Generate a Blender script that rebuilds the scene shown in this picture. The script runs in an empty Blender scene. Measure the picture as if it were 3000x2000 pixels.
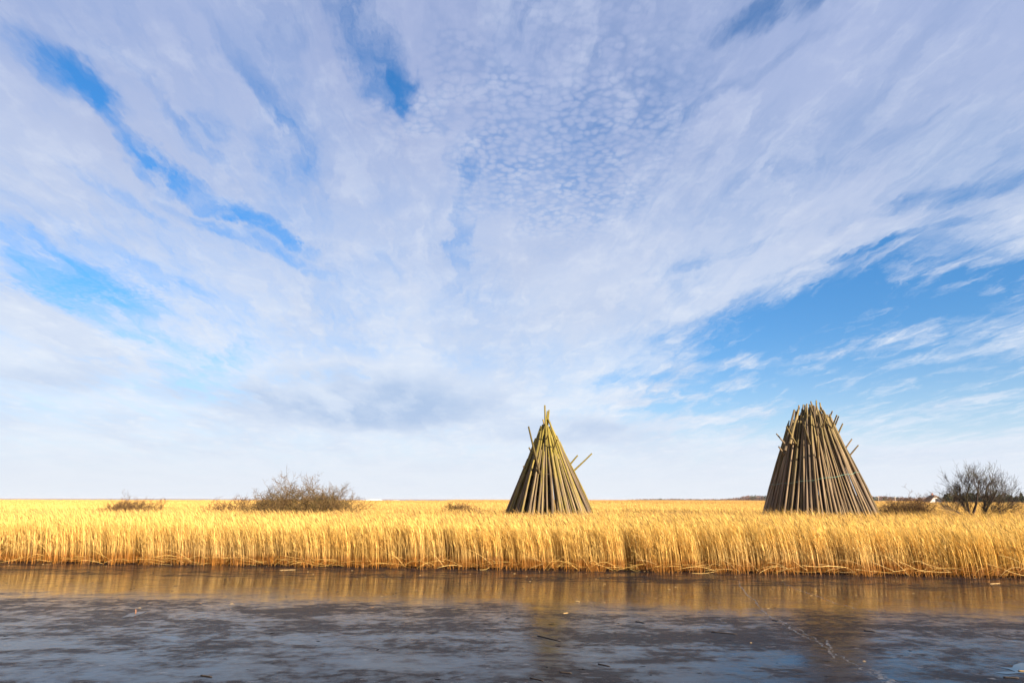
import bpy, bmesh, math, random
import numpy as np
from mathutils import Vector, Matrix, Quaternion, noise as mnoise

random.seed(7)
rng = np.random.default_rng(7)
scene = bpy.context.scene
COL = scene.collection

# ------------------------------------------------------------------ camera
EYE = Vector((0.0, 0.0, 3.1))
PITCH, ROLL = math.radians(13.0), math.radians(0.12)
FPX = 2000.0                                   # focal length in photo pixels (24 mm on 36 mm, 3000 px wide)
cam_d = bpy.data.cameras.new("camera"); cam_d.sensor_width = 36.0; cam_d.lens = 24.0
cam_d.clip_start = 0.1; cam_d.clip_end = 60000.0
cam = bpy.data.objects.new("camera", cam_d); COL.objects.link(cam)
CAMR = (Matrix.Rotation(math.pi/2 + PITCH, 4, 'X') @ Matrix.Rotation(ROLL, 4, 'Z'))
cam.matrix_world = Matrix.Translation(EYE) @ CAMR
scene.camera = cam

def ray(px, py):
    d = CAMR.to_3x3() @ Vector(((px-1500)/FPX, -(py-1000)/FPX, -1.0))
    return d.normalized()
def on_z(px, py, z=0.0):
    d = ray(px, py); t = (z-EYE.z)/d.z
    return EYE + d*t
def at_y(px, py, Y):
    d = ray(px, py); return EYE + d*(Y/d.y)

# ------------------------------------------------------------------ light
SUN_EL = math.radians(20.0)
SUN_AZ = math.radians(136.0)                   # clockwise from +Y: behind the camera, to the right
sun_vec = Vector((math.sin(SUN_AZ)*math.cos(SUN_EL), math.cos(SUN_AZ)*math.cos(SUN_EL), math.sin(SUN_EL)))
sd = bpy.data.lights.new("sun", 'SUN'); sd.energy = 5.0; sd.angle = math.radians(0.5); sd.color = (1.0, 0.86, 0.66)
sun = bpy.data.objects.new("sun", sd); COL.objects.link(sun)
sun.rotation_euler = (-sun_vec).to_track_quat('-Z', 'Y').to_euler()
sun.location = (60, -60, 60)

EXPO = 1.75
vs = scene.view_settings
vs.view_transform = 'Standard'; vs.look = 'None'; vs.exposure = EXPO; vs.gamma = 1.0; vs.use_curve_mapping = False
scene.render.engine = 'CYCLES'
scene.cycles.use_denoising = True
scene.cycles.max_bounces = 5; scene.cycles.diffuse_bounces = 3; scene.cycles.glossy_bounces = 3
scene.cycles.transmission_bounces = 3; scene.cycles.transparent_max_bounces = 8
scene.cycles.volume_bounces = 0
scene.cycles.sample_clamp_indirect = 6.0

# ------------------------------------------------------------------ node helper
class G:
    def __init__(s, nt): s.nt = nt; s.n = nt.nodes; s.l = nt.links
    def put(s, sock, v):
        if v is None: return
        if hasattr(v, 'is_output') or isinstance(v, bpy.types.NodeSocket): s.l.new(v, sock)
        else:
            if sock.type == 'RGBA' and len(v) == 3: v = (*v, 1.0)
            sock.default_value = v
    def m(s, op, a, b=None, c=None, clamp=False):
        n = s.n.new('ShaderNodeMath'); n.operation = op; n.use_clamp = clamp
        s.put(n.inputs[0], a); s.put(n.inputs[1], b); s.put(n.inputs[2], c); return n.outputs[0]
    def v(s, op, a, b=None, scale=None):
        n = s.n.new('ShaderNodeVectorMath'); n.operation = op
        s.put(n.inputs[0], a); s.put(n.inputs[1], b)
        if scale is not None: s.put(n.inputs['Scale'], scale)
        return n.outputs['Value'] if op in ('DOT_PRODUCT', 'LENGTH', 'DISTANCE') else n.outputs[0]
    def xyz(s, x=0.0, y=0.0, z=0.0):
        n = s.n.new('ShaderNodeCombineXYZ'); s.put(n.inputs[0], x); s.put(n.inputs[1], y); s.put(n.inputs[2], z); return n.outputs[0]
    def sep(s, v):
        n = s.n.new('ShaderNodeSeparateXYZ'); s.put(n.inputs[0], v); return n.outputs
    def noise(s, vec, scale=1.0, detail=4.0, rough=0.5, dist=0.0, out='Fac', lac=2.0):
        n = s.n.new('ShaderNodeTexNoise'); s.put(n.inputs['Vector'], vec); s.put(n.inputs['Scale'], scale)
        s.put(n.inputs['Detail'], detail); s.put(n.inputs['Roughness'], rough); s.put(n.inputs['Distortion'], dist); s.put(n.inputs['Lacunarity'], lac)
        return n.outputs[out] if out == 'Fac' else n.outputs['Color']
    def voro(s, vec, scale, feat='F1', rand=1.0, smooth=None):
        n = s.n.new('ShaderNodeTexVoronoi'); n.feature = feat; s.put(n.inputs['Vector'], vec); s.put(n.inputs['Scale'], scale)
        s.put(n.inputs['Randomness'], rand)
        if smooth is not None: s.put(n.inputs['Smoothness'], smooth)
        return n.outputs['Distance']
    def rng(s, x, a, b, c=0.0, d=1.0, t='SMOOTHSTEP'):
        n = s.n.new('ShaderNodeMapRange'); n.interpolation_type = t; n.clamp = True
        s.put(n.inputs[0], x); s.put(n.inputs[1], a); s.put(n.inputs[2], b); s.put(n.inputs[3], c); s.put(n.inputs[4], d); return n.outputs[0]
    def mix(s, f, a, b, mode='MIX'):
        n = s.n.new('ShaderNodeMix'); n.data_type = 'RGBA'; n.blend_type = mode
        s.put(n.inputs[0], f); s.put(n.inputs[6], a); s.put(n.inputs[7], b); return n.outputs[2]
    def node(s, t): return s.n.new(t)

def lin(r, g, b):
    f = lambda c: (c/255/12.92) if c/255 <= 0.04045 else ((c/255+0.055)/1.055)**2.4
    return (f(r), f(g), f(b))

# ------------------------------------------------------------------ sky
ZOFF = 0.10
def uv_of(px, py):
    d = ray(px, py); z = max(d.z, 0.0)+ZOFF
    return np.array([d.x/z, d.y/z])

def build_world():
    w = bpy.data.worlds.new("World"); scene.world = w; w.use_nodes = True
    nt = w.node_tree; nt.nodes.clear(); g = G(nt)
    out = g.node('ShaderNodeOutputWorld'); bg = g.node('ShaderNodeBackground')
    bg.inputs['Strength'].default_value = 0.1
    nt.links.new(bg.outputs[0], out.inputs[0])
    sky = g.node('ShaderNodeTexSky'); sky.sky_type = 'NISHITA'; sky.sun_disc = False
    sky.sun_elevation = SUN_EL; sky.sun_rotation = SUN_AZ
    sky.air_density = 1.0; sky.dust_density = 0.3; sky.ozone_density = 2.5
    tc = g.node('ShaderNodeTexCoord')
    D = tc.outputs['Generated']
    x, y, z = g.sep(D)
    zc = g.m('ADD', g.m('MAXIMUM', z, 0.0), ZOFF)
    U = g.m('DIVIDE', x, zc); V = g.m('DIVIDE', y, zc)
    uv = g.xyz(U, V, 0.0)
    # streak frame: s along the wind bands (they run to a vanishing point left of centre), t across
    sdir = Vector((-0.10, 1.0, 0)).normalized(); tdir = Vector((sdir.y, -sdir.x, 0))
    S0 = g.v('DOT_PRODUCT', uv, tuple(sdir)); T0 = g.v('DOT_PRODUCT', uv, tuple(tdir))
    # ragged warp, stretched along the bands
    wa = g.sep(g.noise(g.xyz(g.m('MULTIPLY', T0, 3.0), g.m('MULTIPLY', S0, 0.9), 0.0), 1.0, 6, 0.6, 0.0, 'Color'))
    wb = g.sep(g.noise(g.xyz(g.m('MULTIPLY', T0, 11.0), g.m('MULTIPLY', S0, 5.0), 5.0), 1.0, 4, 0.6, 0.0, 'Color'))
    wc = g.sep(g.noise(g.xyz(g.m('MULTIPLY', T0, 34.0), g.m('MULTIPLY', S0, 11.0), 8.0), 1.0, 4, 0.65, 0.0, 'Color'))
    dT = g.m('ADD', g.m('MULTIPLY', g.m('SUBTRACT', wc[0], 0.5), 0.05), g.m('ADD', g.m('MULTIPLY', g.m('SUBTRACT', wa[0], 0.5), 0.26), g.m('MULTIPLY', g.m('SUBTRACT', wb[0], 0.5), 0.12)))
    dS = g.m('ADD', g.m('MULTIPLY', g.m('SUBTRACT', wa[1], 0.5), 0.40), g.m('MULTIPLY', g.m('SUBTRACT', wb[1], 0.5), 0.16))
    wv2 = g.v('SCALE', g.v('SUBTRACT', g.noise(uv, 7.0, 4, 0.6, 0.0, 'Color'), (0.5, 0.5, 0.5)), scale=0.10)
    uvw = g.v('ADD', uv, g.v('ADD', g.v('SCALE', tuple(tdir), scale=dT), g.v('SCALE', tuple(sdir), scale=dS)))
    S = g.v('DOT_PRODUCT', uvw, tuple(sdir)); T = g.v('DOT_PRODUCT', uvw, tuple(tdir))
    streak = g.noise(g.xyz(g.m('MULTIPLY', T, 3.2), g.m('MULTIPLY', S, 1.1), 3.1), 1.0, 7, 0.60, 0.15)
    wisp = g.noise(g.xyz(g.m('MULTIPLY', T, 10.0), g.m('MULTIPLY', S, 3.6), 7.7), 1.0, 6, 0.64, 0.35)
    broad = g.noise(g.xyz(U, V, 1.3), 1.1, 4, 0.5)
    fine = g.noise(g.xyz(U, V, 5.0), 9.0, 5, 0.6)
    def blob(p0, p1, w, k=1.0, vec=uvw):
        """elongated patch between two sky directions (given as photo pixels in the 2352 px view), w = half width there"""
        q = 3000/2352
        a = uv_of(p0[0]*q, p0[1]*q); b = uv_of(p1[0]*q, p1[1]*q)
        mx, my = (p0[0]+p1[0])/2*q, (p0[1]+p1[1])/2*q
        dx, dy = p1[0]-p0[0], p1[1]-p0[1]; L = math.hypot(dx, dy)
        c = uv_of(mx, my); o = uv_of(mx-dy/L*w*q, my+dx/L*w*q)
        ax = b-a; hl = np.linalg.norm(ax)/2; ax = ax/(2*hl); pr = np.array([-ax[1], ax[0]])
        hw = abs(np.dot(o-c, pr)); c = (a+b)/2
        dv = g.v('SUBTRACT', vec, (float(c[0]), float(c[1]), 0))
        e1 = g.v('DOT_PRODUCT', dv, (float(ax[0]/(hl*1.12)), float(ax[1]/(hl*1.12)), 0))
        e2 = g.v('DOT_PRODUCT', dv, (float(pr[0]/(hw*1.25)), float(pr[1]/(hw*1.25)), 0))
        r = g.m('ADD', g.m('MULTIPLY', e1, e1), g.m('MULTIPLY', e2, e2))
        return g.rng(r, 1.9, 0.0, 0.0, k)
    def total(lst):
        acc = None
        for b in lst: acc = b if acc is None else g.m('ADD', acc, b)
        return acc
    gaps = total([
        blob((-10, 45), (205, 215), 46, 1.15), blob((170, 180), (360, 360), 20, .7),
        blob((300, 315), (410, 430), 28, .85), blob((390, 380), (700, 580), 16, .8),
        blob((250, 110), (520, 380), 13, .42), blob((560, 180), (730, 430), 15, .28), blob((110, 330), (420, 520), 12, .36), blob((430, 470), (760, 650), 13, .42),
        blob((470, 30), (620, 260), 18, .26), blob((1700, 430), (2352, 180), 12, .12), blob((1480, 640), (2200, 420), 12, .26), blob((1500, 300), (1900, 80), 14, .26), blob((1800, 620), (2352, 480), 10, .4),
        blob((790, -40), (905, 215), 46, .9), blob((840, 180), (960, 215), 34, .5), blob((940, 225), (1010, 290), 30, .6),
        blob((1035, 330), (1090, 420), 24, .6), blob((1075, 440), (1060, 600), 18, .45),
        blob((600, 150), (650, 420), 50, .34), blob((560, 10), (700, 60), 60, .22), blob((200, 560), (480, 700), 22, .35),
        blob((-40, 520), (370, 725), 30, .62), blob((60, 610), (330, 770), 60, .42),
        blob((300, 770), (440, 840), 70, .6), blob((400, 860), (680, 900), 46, .5), blob((740, 850), (840, 880), 22, .45),
        blob((1610, 800), (2420, 590), 62, 1.3), blob((1720, 790), (2500, 690), 56, .95), blob((1420, 900), (2600, 840), 50, .75),
        blob((1450, 950), (2600, 960), 60, 1.0),
        blob((1640, 60), (1930, -20), 34, .6), blob((1900, 585), (2060, 560), 20, .5), blob((2080, 470), (2360, 400), 20, .3),
        blob((1180, 0), (1330, 70), 60, .22), blob((460, 235), (500, 300), 24, .35),
    ])
    adds = total([
        blob((1560, 850), (2360, 752), 16, .5), blob((1300, 930), (1700, 880), 20, .5), blob((540, 905), (1080, 955), 50, .7),
        blob((1480, 985), (1780, 938), 12, .45), blob((1120, 1000), (1560, 975), 26, .5),
        blob((60, 700), (160, 790), 60, .55), blob((0, 790), (280, 860), 50, .5), blob((200, 790), (280, 815), 22, .4),
        blob((2100, 640), (2360, 590), 8, .3),
    ])
    dens = g.m('ADD', 0.62, g.m('MULTIPLY', g.m('SUBTRACT', streak, 0.5), 1.25))
    dens = g.m('ADD', dens, g.m('MULTIPLY', g.m('SUBTRACT', wisp, 0.5), 0.60))
    dens = g.m('ADD', dens, g.m('MULTIPLY', g.m('SUBTRACT', broad, 0.45), 0.30))
    fiber = g.noise(g.xyz(g.m('MULTIPLY', T, 26.0), g.m('MULTIPLY', S, 2.2), 17.0), 1.0, 5, 0.6, 0.2)
    dens = g.m('ADD', dens, g.m('MULTIPLY', g.m('SUBTRACT', fiber, 0.5), g.rng(broad, 0.35, 0.62, 0.75, 0.15)))
    # altocumulus cells high in the middle of the view
    cellw = g.v('ADD', g.xyz(U, V, 0.0), g.v('SCALE', wv2, scale=0.55))
    cell = g.voro(cellw, 50.0, 'F1', 0.95)
    cellf = g.rng(cell, 0.22, 0.82, 1.0, 0.0)
    cmask = g.m('MINIMUM', 1.0, total([blob((1230, 0), (1300, 520), 230, 1.0), blob((860, 230), (1000, 300), 60, .8), blob((120, 640), (260, 730), 90, .6)]))
    cmask = g.m('MULTIPLY', cmask, g.rng(broad, 0.30, 0.52))
    dens = g.m('ADD', dens, g.m('MULTIPLY', g.m('MULTIPLY', g.m('SUBTRACT', cellf, 0.72), g.rng(fine, 0.3, 0.7, 0.2, 0.5)), cmask))
    gaps = g.m('MULTIPLY', gaps, g.rng(g.m('ADD', g.m('MULTIPLY', wisp, 0.6), g.m('MULTIPLY', streak, 0.4)), 0.35, 0.65, 1.2, 0.5))
    dens = g.m('SUBTRACT', g.m('ADD', dens, g.m('MULTIPLY', adds, 0.9)), g.m('MULTIPLY', gaps, 0.78))
    cov = g.rng(dens, -0.42, 0.90, 0.0, 0.97)
    k = 10.0/(2**EXPO)
    mul = lambda c: tuple(v*k for v in c)
    # clear sky: Nishita, pulled to the photograph's stronger blue, paling to haze at the horizon
    hs = g.node('ShaderNodeHueSaturation'); hs.inputs['Hue'].default_value = 0.498
    hs.inputs['Saturation'].default_value = 1.22; hs.inputs['Value'].default_value = 1.0
    nt.links.new(sky.outputs[0], hs.inputs['Color'])
    clear = g.mix(1.0, hs.outputs[0], g.mix(g.rng(z, 0.08, 0.42), tuple(c*2**(1.2-EXPO) for c in (0.56, 0.62, 0.74)), tuple(c*2**(1.2-EXPO) for c in (0.46, 0.70, 0.86))), 'MULTIPLY')
    hz = g.rng(z, 0.0, 0.24, 1.0, 0.0)
    hz2 = g.m('POWER', hz, 1.6)
    clear = g.mix(g.m('MULTIPLY', hz2, 0.93), clear, mul(lin(206, 229, 250)))
    # cloud colour: pale and bluish low down, more lavender grey higher up, modulated by thickness
    hi = g.rng(z, 0.08, 0.60)
    ccol = g.mix(hi, mul(lin(228, 238, 252)), mul(lin(172, 187, 225)))
    shade = g.rng(g.noise(g.xyz(g.m('MULTIPLY', T, 1.7), g.m('MULTIPLY', S, 0.8), 9.0), 1.0, 5, 0.55, 0.4), 0.38, 0.66)
    ccol = g.mix(g.m('MULTIPLY', shade, 0.45), ccol, g.mix(hi, mul(lin(196, 212, 238)), mul(lin(166, 178, 216))))
    lite = g.rng(g.m('ADD', g.m('MULTIPLY', wisp, 0.6), g.m('MULTIPLY', fine, 0.4)), 0.46, 0.70)
    ccol = g.mix(g.m('MULTIPLY', lite, 0.45), ccol, g.mix(hi, mul(lin(246, 250, 254)), mul(lin(212, 221, 242))))
    under = g.m('MINIMUM', 1.0, total([blob((600, 905), (1050, 960), 46, 1.1), blob((1130, 1000), (1520, 985), 20, .6), blob((380, 915), (600, 900), 26, .4),
                    blob((0, 860), (220, 890), 30, .4), blob((1530, 880), (1700, 850), 22, .5), blob((2100, 350), (2360, 300), 60, .35)]))
    ccol = g.mix(g.m('MULTIPLY', under, g.rng(streak, 0.3, 0.65, 0.25, 0.95)), ccol, mul(lin(178, 200, 232)))
    col = g.mix(cov, clear, ccol)
    # horizon haze over everything
    hb = g.m('POWER', g.rng(z, 0.0, 0.12, 1.0, 0.0), 1.3)
    low = g.noise(g.xyz(g.m('MULTIPLY', U, 0.45), g.m('MULTIPLY', V, 1.6), 2.0), 1.0, 4, 0.5)
    col = g.mix(g.m('MULTIPLY', hb, g.rng(low, 0.25, 0.6, 0.80, 0.97)), col, mul(lin(233, 239, 248)))
    nt.links.new(col, bg.inputs['Color'])
    w.cycles.sampling_method = 'MANUAL'; w.cycles.sample_map_resolution = 512
build_world()

# ------------------------------------------------------------------ object helpers
def mesh_from(verts, faces, name, smooth=False, uvless=True):
    me = bpy.data.meshes.new(name); me.from_pydata([tuple(v) for v in verts], [], faces); me.update()
    if smooth:
        me.polygons.foreach_set('use_smooth', [True]*len(me.polygons))
    return me
def obj(name, me, mat=None, parent=None):
    o = bpy.data.objects.new(name, me); COL.objects.link(o)
    if mat is not None and me is not None and not me.materials: me.materials.append(mat)
    if parent is not None: o.parent = parent
    return o
def empty(name, loc):
    o = bpy.data.objects.new(name, None); COL.objects.link(o); o.location = loc; o.empty_display_size = 0.3; return o
def tag(o, label=None, cat=None, group=None, kind=None):
    if label: o['label'] = label
    if cat: o['category'] = cat
    if group: o['group'] = group
    if kind: o['kind'] = kind
    return o
class MB:
    def __init__(s): s.v = []; s.f = []; s.c = []
    def tube(s, pts, rads, n=4, col=None, cap=True):
        b = len(s.v); up = Vector((0.31, 0.17, 0.93))
        for i, p in enumerate(pts):
            t = (pts[min(i+1, len(pts)-1)]-pts[max(i-1, 0)])
            if t.length < 1e-9: t = Vector((0, 0, 1))
            t.normalize(); a = t.cross(up)
            if a.length < 1e-3: a = t.cross(Vector((1, 0, 0)))
            a.normalize(); bb = t.cross(a)
            for k in range(n):
                th = 2*math.pi*k/n
                s.v.append(p + a*(math.cos(th)*rads[i]) + bb*(math.sin(th)*rads[i]))
                if col is not None: s.c.append(col)
        for i in range(len(pts)-1):
            for k in range(n):
                s.f.append((b+i*n+k, b+i*n+(k+1) % n, b+(i+1)*n+(k+1) % n, b+(i+1)*n+k))
        if cap:
            s.f.append(tuple(b+(len(pts)-1)*n+k for k in range(n))); s.f.append(tuple(b+n-1-k for k in range(n)))
    def ribbon(s, pts, wid, side, cols):
        b = len(s.v)
        for p, w, c in zip(pts, wid, cols):
            s.v.append(p-side*w); s.v.append(p+side*w); s.c.append(c); s.c.append(c)
        for i in range(len(pts)-1):
            s.f.append((b+2*i, b+2*i+1, b+2*i+3, b+2*i+2))
    def quad(s, p, a, bq, col=None):
        b = len(s.v); s.v += [p-a-bq, p+a-bq, p+a+bq, p-a+bq]; s.f.append((b, b+1, b+2, b+3))
        if col is not None: s.c += [col]*4
    def box(s, lo, hi, M=None):
        b = len(s.v)
        for z in (lo[2], hi[2]):
            for (x, y) in ((lo[0], lo[1]), (hi[0], lo[1]), (hi[0], hi[1]), (lo[0], hi[1])):
                p = Vector((x, y, z)); s.v.append(M @ p if M else p)
        for f in ((0, 3, 2, 1), (4, 5, 6, 7), (0, 1, 5, 4), (1, 2, 6, 5), (2, 3, 7, 6), (3, 0, 4, 7)):
            s.f.append(tuple(b+i for i in f))
    def mesh(s, name, smooth=False):
        me = mesh_from(s.v, s.f, name, smooth)
        if s.c:
            at = me.color_attributes.new('tone', 'FLOAT_COLOR', 'POINT')
            at.data.foreach_set('color', np.array([(*c, 1.0) if len(c) == 3 else c for c in s.c], dtype=np.float32).ravel())
        return me

def new_mat(name):
    m = bpy.data.materials.new(name); m.use_nodes = True
    nt = m.node_tree; nt.nodes.clear(); g = G(nt)
    out = g.node('ShaderNodeOutputMaterial'); p = g.node('ShaderNodeBsdfPrincipled')
    nt.links.new(p.outputs[0], out.inputs[0])
    return m, g, p, out
def simple(name, col, rough=0.8, var=0.25, scale=3.0, spec=0.3):
    m, g, p, out = new_mat(name)
    geo = g.node('ShaderNodeNewGeometry')
    n = g.noise(geo.outputs['Position'], scale, 5, 0.6)
    c = g.mix(g.rng(n, 0.3, 0.7), tuple(v*(1-var) for v in col), tuple(min(1, v*(1+var)) for v in col))
    g.put(p.inputs['Base Color'], c); p.inputs['Roughness'].default_value = rough
    p.inputs['Specular IOR Level'].default_value = spec
    return m

# ------------------------------------------------------------------ bank line (far edge of the ice)
BK = [on_z(x, y, 0.0) for x, y in ((0, 1644), (750, 1655), (1500, 1664), (2250, 1676), (3000, 1689))]
_bx = np.array([p.x for p in BK]); _by = np.array([p.y for p in BK])
_c = np.polyfit(_bx, _by, 2)
def bank_y(x):
    x0 = min(max(x, -40.0), 40.0)
    y = np.polyval(_c, x0) + np.polyval(np.polyder(_c), x0)*(x-x0)*0.5
    return float(y)
def bank_wob(x):
    return 0.16*mnoise.noise(Vector((x*0.25, 3.0, 0))) + 0.12*mnoise.noise(Vector((x*0.9, 8.0, 0)))

# ------------------------------------------------------------------ materials
def mat_reed(name, hue_noise=True):
    m, g, p, out = new_mat(name)
    at = g.node('ShaderNodeAttribute'); at.attribute_name = 'tone'
    r, h, q = g.sep(at.outputs['Vector'])           # r tone, h height (m/2.4), q plume
    geo = g.node('ShaderNodeNewGeometry'); P = geo.outputs['Position']
    big = g.noise(P, 0.11, 3, 0.5); mid = g.noise(P, 0.6, 3, 0.5)
    straw = g.mix(g.rng(big, 0.35, 0.65), (0.72, 0.44, 0.098), (0.70, 0.465, 0.16))
    top = g.mix(g.rng(mid, 0.35, 0.65), (0.80, 0.55, 0.155), (0.74, 0.485, 0.125))
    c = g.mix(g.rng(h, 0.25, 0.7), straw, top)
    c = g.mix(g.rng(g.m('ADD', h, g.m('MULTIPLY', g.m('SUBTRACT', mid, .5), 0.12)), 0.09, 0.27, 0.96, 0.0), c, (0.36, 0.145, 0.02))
    c = g.mix(g.m('MULTIPLY', q, 0.85), c, (0.30, 0.18, 0.09))
    fx, fy, fz = g.sep(P)
    band = g.rng(g.noise(g.xyz(g.m('MULTIPLY', fx, 0.025), g.m('MULTIPLY', fy, 0.04), 3.0), 1.0, 5, 0.6), 0.35, 0.65)
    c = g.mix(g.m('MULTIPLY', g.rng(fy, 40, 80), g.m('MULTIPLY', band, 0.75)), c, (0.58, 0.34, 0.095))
    c = g.mix(1.0, c, g.xyz(r, r, r), 'MULTIPLY')
    g.put(p.inputs['Base Color'], c); p.inputs['Roughness'].default_value = 0.55; p.inputs['Specular IOR Level'].default_value = 0.35
    tr = g.node('ShaderNodeBsdfTranslucent'); g.put(tr.inputs[0], c)
    mx = g.node('ShaderNodeMixShader'); mx.inputs[0].default_value = 0.36
    g.l.new(p.outputs[0], mx.inputs[1]); g.l.new(tr.outputs[0], mx.inputs[2]); g.l.new(mx.outputs[0], out.inputs[0])
    return m
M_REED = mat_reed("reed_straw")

def mat_ground():
    m, g, p, out = new_mat("marsh_ground")
    geo = g.node('ShaderNodeNewGeometry'); P = geo.outputs['Position']
    n = g.noise(P, 1.2, 6, 0.6); n2 = g.noise(P, 9.0, 4, 0.6)
    x, y, z = g.sep(P)
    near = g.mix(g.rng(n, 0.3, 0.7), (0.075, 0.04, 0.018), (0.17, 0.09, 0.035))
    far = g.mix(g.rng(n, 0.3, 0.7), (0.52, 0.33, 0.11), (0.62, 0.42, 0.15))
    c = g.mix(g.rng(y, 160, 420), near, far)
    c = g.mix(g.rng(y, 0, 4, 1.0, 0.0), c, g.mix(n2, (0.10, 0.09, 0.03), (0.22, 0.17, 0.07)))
    g.put(p.inputs['Base Color'], c); p.inputs['Roughness'].default_value = 0.95; p.inputs['Specular IOR Level'].default_value = 0.1
    b = g.node('ShaderNodeBump'); b.inputs['Strength'].default_value = 0.6; b.inputs['Distance'].default_value = 0.05
    g.put(b.inputs['Height'], n2); g.l.new(b.outputs[0], p.inputs['Normal'])
    return m

def mat_ice():
    m, g, p, out = new_mat("canal_ice")
    geo = g.node('ShaderNodeNewGeometry'); P = geo.outputs['Position']
    x, y, z = g.sep(P)
    # d: distance from the far bank (straight fit), warped
    slope = (bank_y(20)-bank_y(-20))/40; mid0 = bank_y(0)
    d = g.m('SUBTRACT', g.m('ADD', mid0, g.m('MULTIPLY', x, slope)), y)
    wl = g.noise(g.xyz(g.m('MULTIPLY', x, 0.10), g.m('MULTIPLY', y, 0.55), 0), 1.0, 6, 0.6)
    dw = g.m('ADD', d, g.m('MULTIPLY', g.m('SUBTRACT', wl, 0.5), 2.2))
    st = g.noise(g.xyz(g.m('MULTIPLY', x, 0.42), g.m('MULTIPLY', y, 0.80), 4.0), 1.0, 9, 0.70, 0.25)
    st2 = g.noise(g.xyz(g.m('MULTIPLY', x, 3.2), g.m('MULTIPLY', y, 3.0), 9.0), 1.0, 5, 0.65, 0.2)
    grain = g.noise(P, 38.0, 3, 0.6)
    patch = g.noise(g.xyz(g.m('MULTIPLY', x, 0.12), g.m('MULTIPLY', y, 0.35), 2.0), 1.0, 4, 0.5)
    # rough0: 1 where the ice skin is rough and frost-worn, 0 where it froze glassy
    band = g.node('ShaderNodeValToRGB'); cr = band.color_ramp
    cr.elements[0].position = 0.0; cr.elements[0].color = (.5, .5, .5, 1)
    cr.elements[1].position = 1.0; cr.elements[1].color = (.8, .8, .8, 1)
    for pos, v in ((0.05, .70), (0.10, .45), (0.14, .76), (0.18, .58), (0.215, .20), (0.40, .24), (0.46, .66), (0.61, .84), (0.68, .52), (0.77, .50), (0.83, .90)):
        e = cr.elements.new(pos); e.color = (v, v, v, 1)
    g.l.new(g.m('DIVIDE', dw, 26.0), band.inputs[0])
    R0 = g.sep(band.outputs[0])[0]
    stm = g.rng(st, 0.36, 0.64)
    rr = g.m('ADD', R0, g.m('MULTIPLY', g.m('SUBTRACT', stm, 0.5), g.rng(R0, 0.0, 0.6, 0.25, 0.80)), clamp=True)
    rr = g.m('ADD', rr, g.m('MULTIPLY', g.m('SUBTRACT', g.rng(st2, .38, .62), 0.5), g.rng(R0, 0.0, 0.8, 0.10, 0.45)), clamp=True)
    rr = g.m('ADD', rr, g.m('MULTIPLY', g.m('SUBTRACT', g.rng(patch, .3, .7), 0.5), 0.25), clamp=True)
    rough = g.rng(rr, 0.0, 1.0, 0.09, 0.24, 'LINEAR')
    rough = g.m('ADD', rough, g.m('MULTIPLY', g.m('SUBTRACT', grain, 0.5), 0.06))
    g.put(p.inputs['Roughness'], rough)
    # frozen-in dark flecks and pale air bubbles
    fl = g.noise(g.xyz(g.m('MULTIPLY', x, 3.4), g.m('MULTIPLY', y, 4.6), 21.0), 1.0, 3, 0.55)
    flk = g.rng(fl, 0.66, 0.71)
    bub = g.rng(g.noise(g.xyz(g.m('MULTIPLY', x, 2.6), g.m('MULTIPLY', y, 6.0), 33.0), 1.0, 5, 0.66), 0.62, 0.70)
    base = g.mix(g.rng(st2, .3, .7), (0.006, 0.0056, 0.0065), (0.020, 0.018, 0.021))
    base = g.mix(g.m('MULTIPLY', bub, g.m('SUBTRACT', 1.0, g.m('MULTIPLY', R0, 0.3))), base, (0.105, 0.10, 0.108))
    base = g.mix(flk, base, (0.006, 0.006, 0.006))
    g.put(p.inputs['Base Color'], base)
    p.inputs['IOR'].default_value = 1.31
    g.put(p.inputs['Specular IOR Level'], g.m('MULTIPLY', g.m('SUBTRACT', 1.0, flk), g.rng(rr, 0.0, 0.92, 0.34, 0.012)))
    h1 = g.noise(g.xyz(g.m('MULTIPLY', x, 1.4), g.m('MULTIPLY', y, 2.6), 0), 1.0, 5, 0.6)
    hh = g.m('ADD', g.m('MULTIPLY', g.m('MULTIPLY', h1, rr), 0.0050), g.m('MULTIPLY', g.m('MULTIPLY', grain, rr), 0.0007))
    hh = g.m('ADD', hh, g.m('MULTIPLY', g.m('MULTIPLY', g.noise(P, 7.0, 4, 0.65), rr), 0.0011))
    b = g.node('ShaderNodeBump'); b.inputs['Strength'].default_value = 0.55; b.inputs['Distance'].default_value = 1.0
    g.put(b.inputs['Height'], hh); g.l.new(b.outputs[0], p.inputs['Normal'])
    return m

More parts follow.
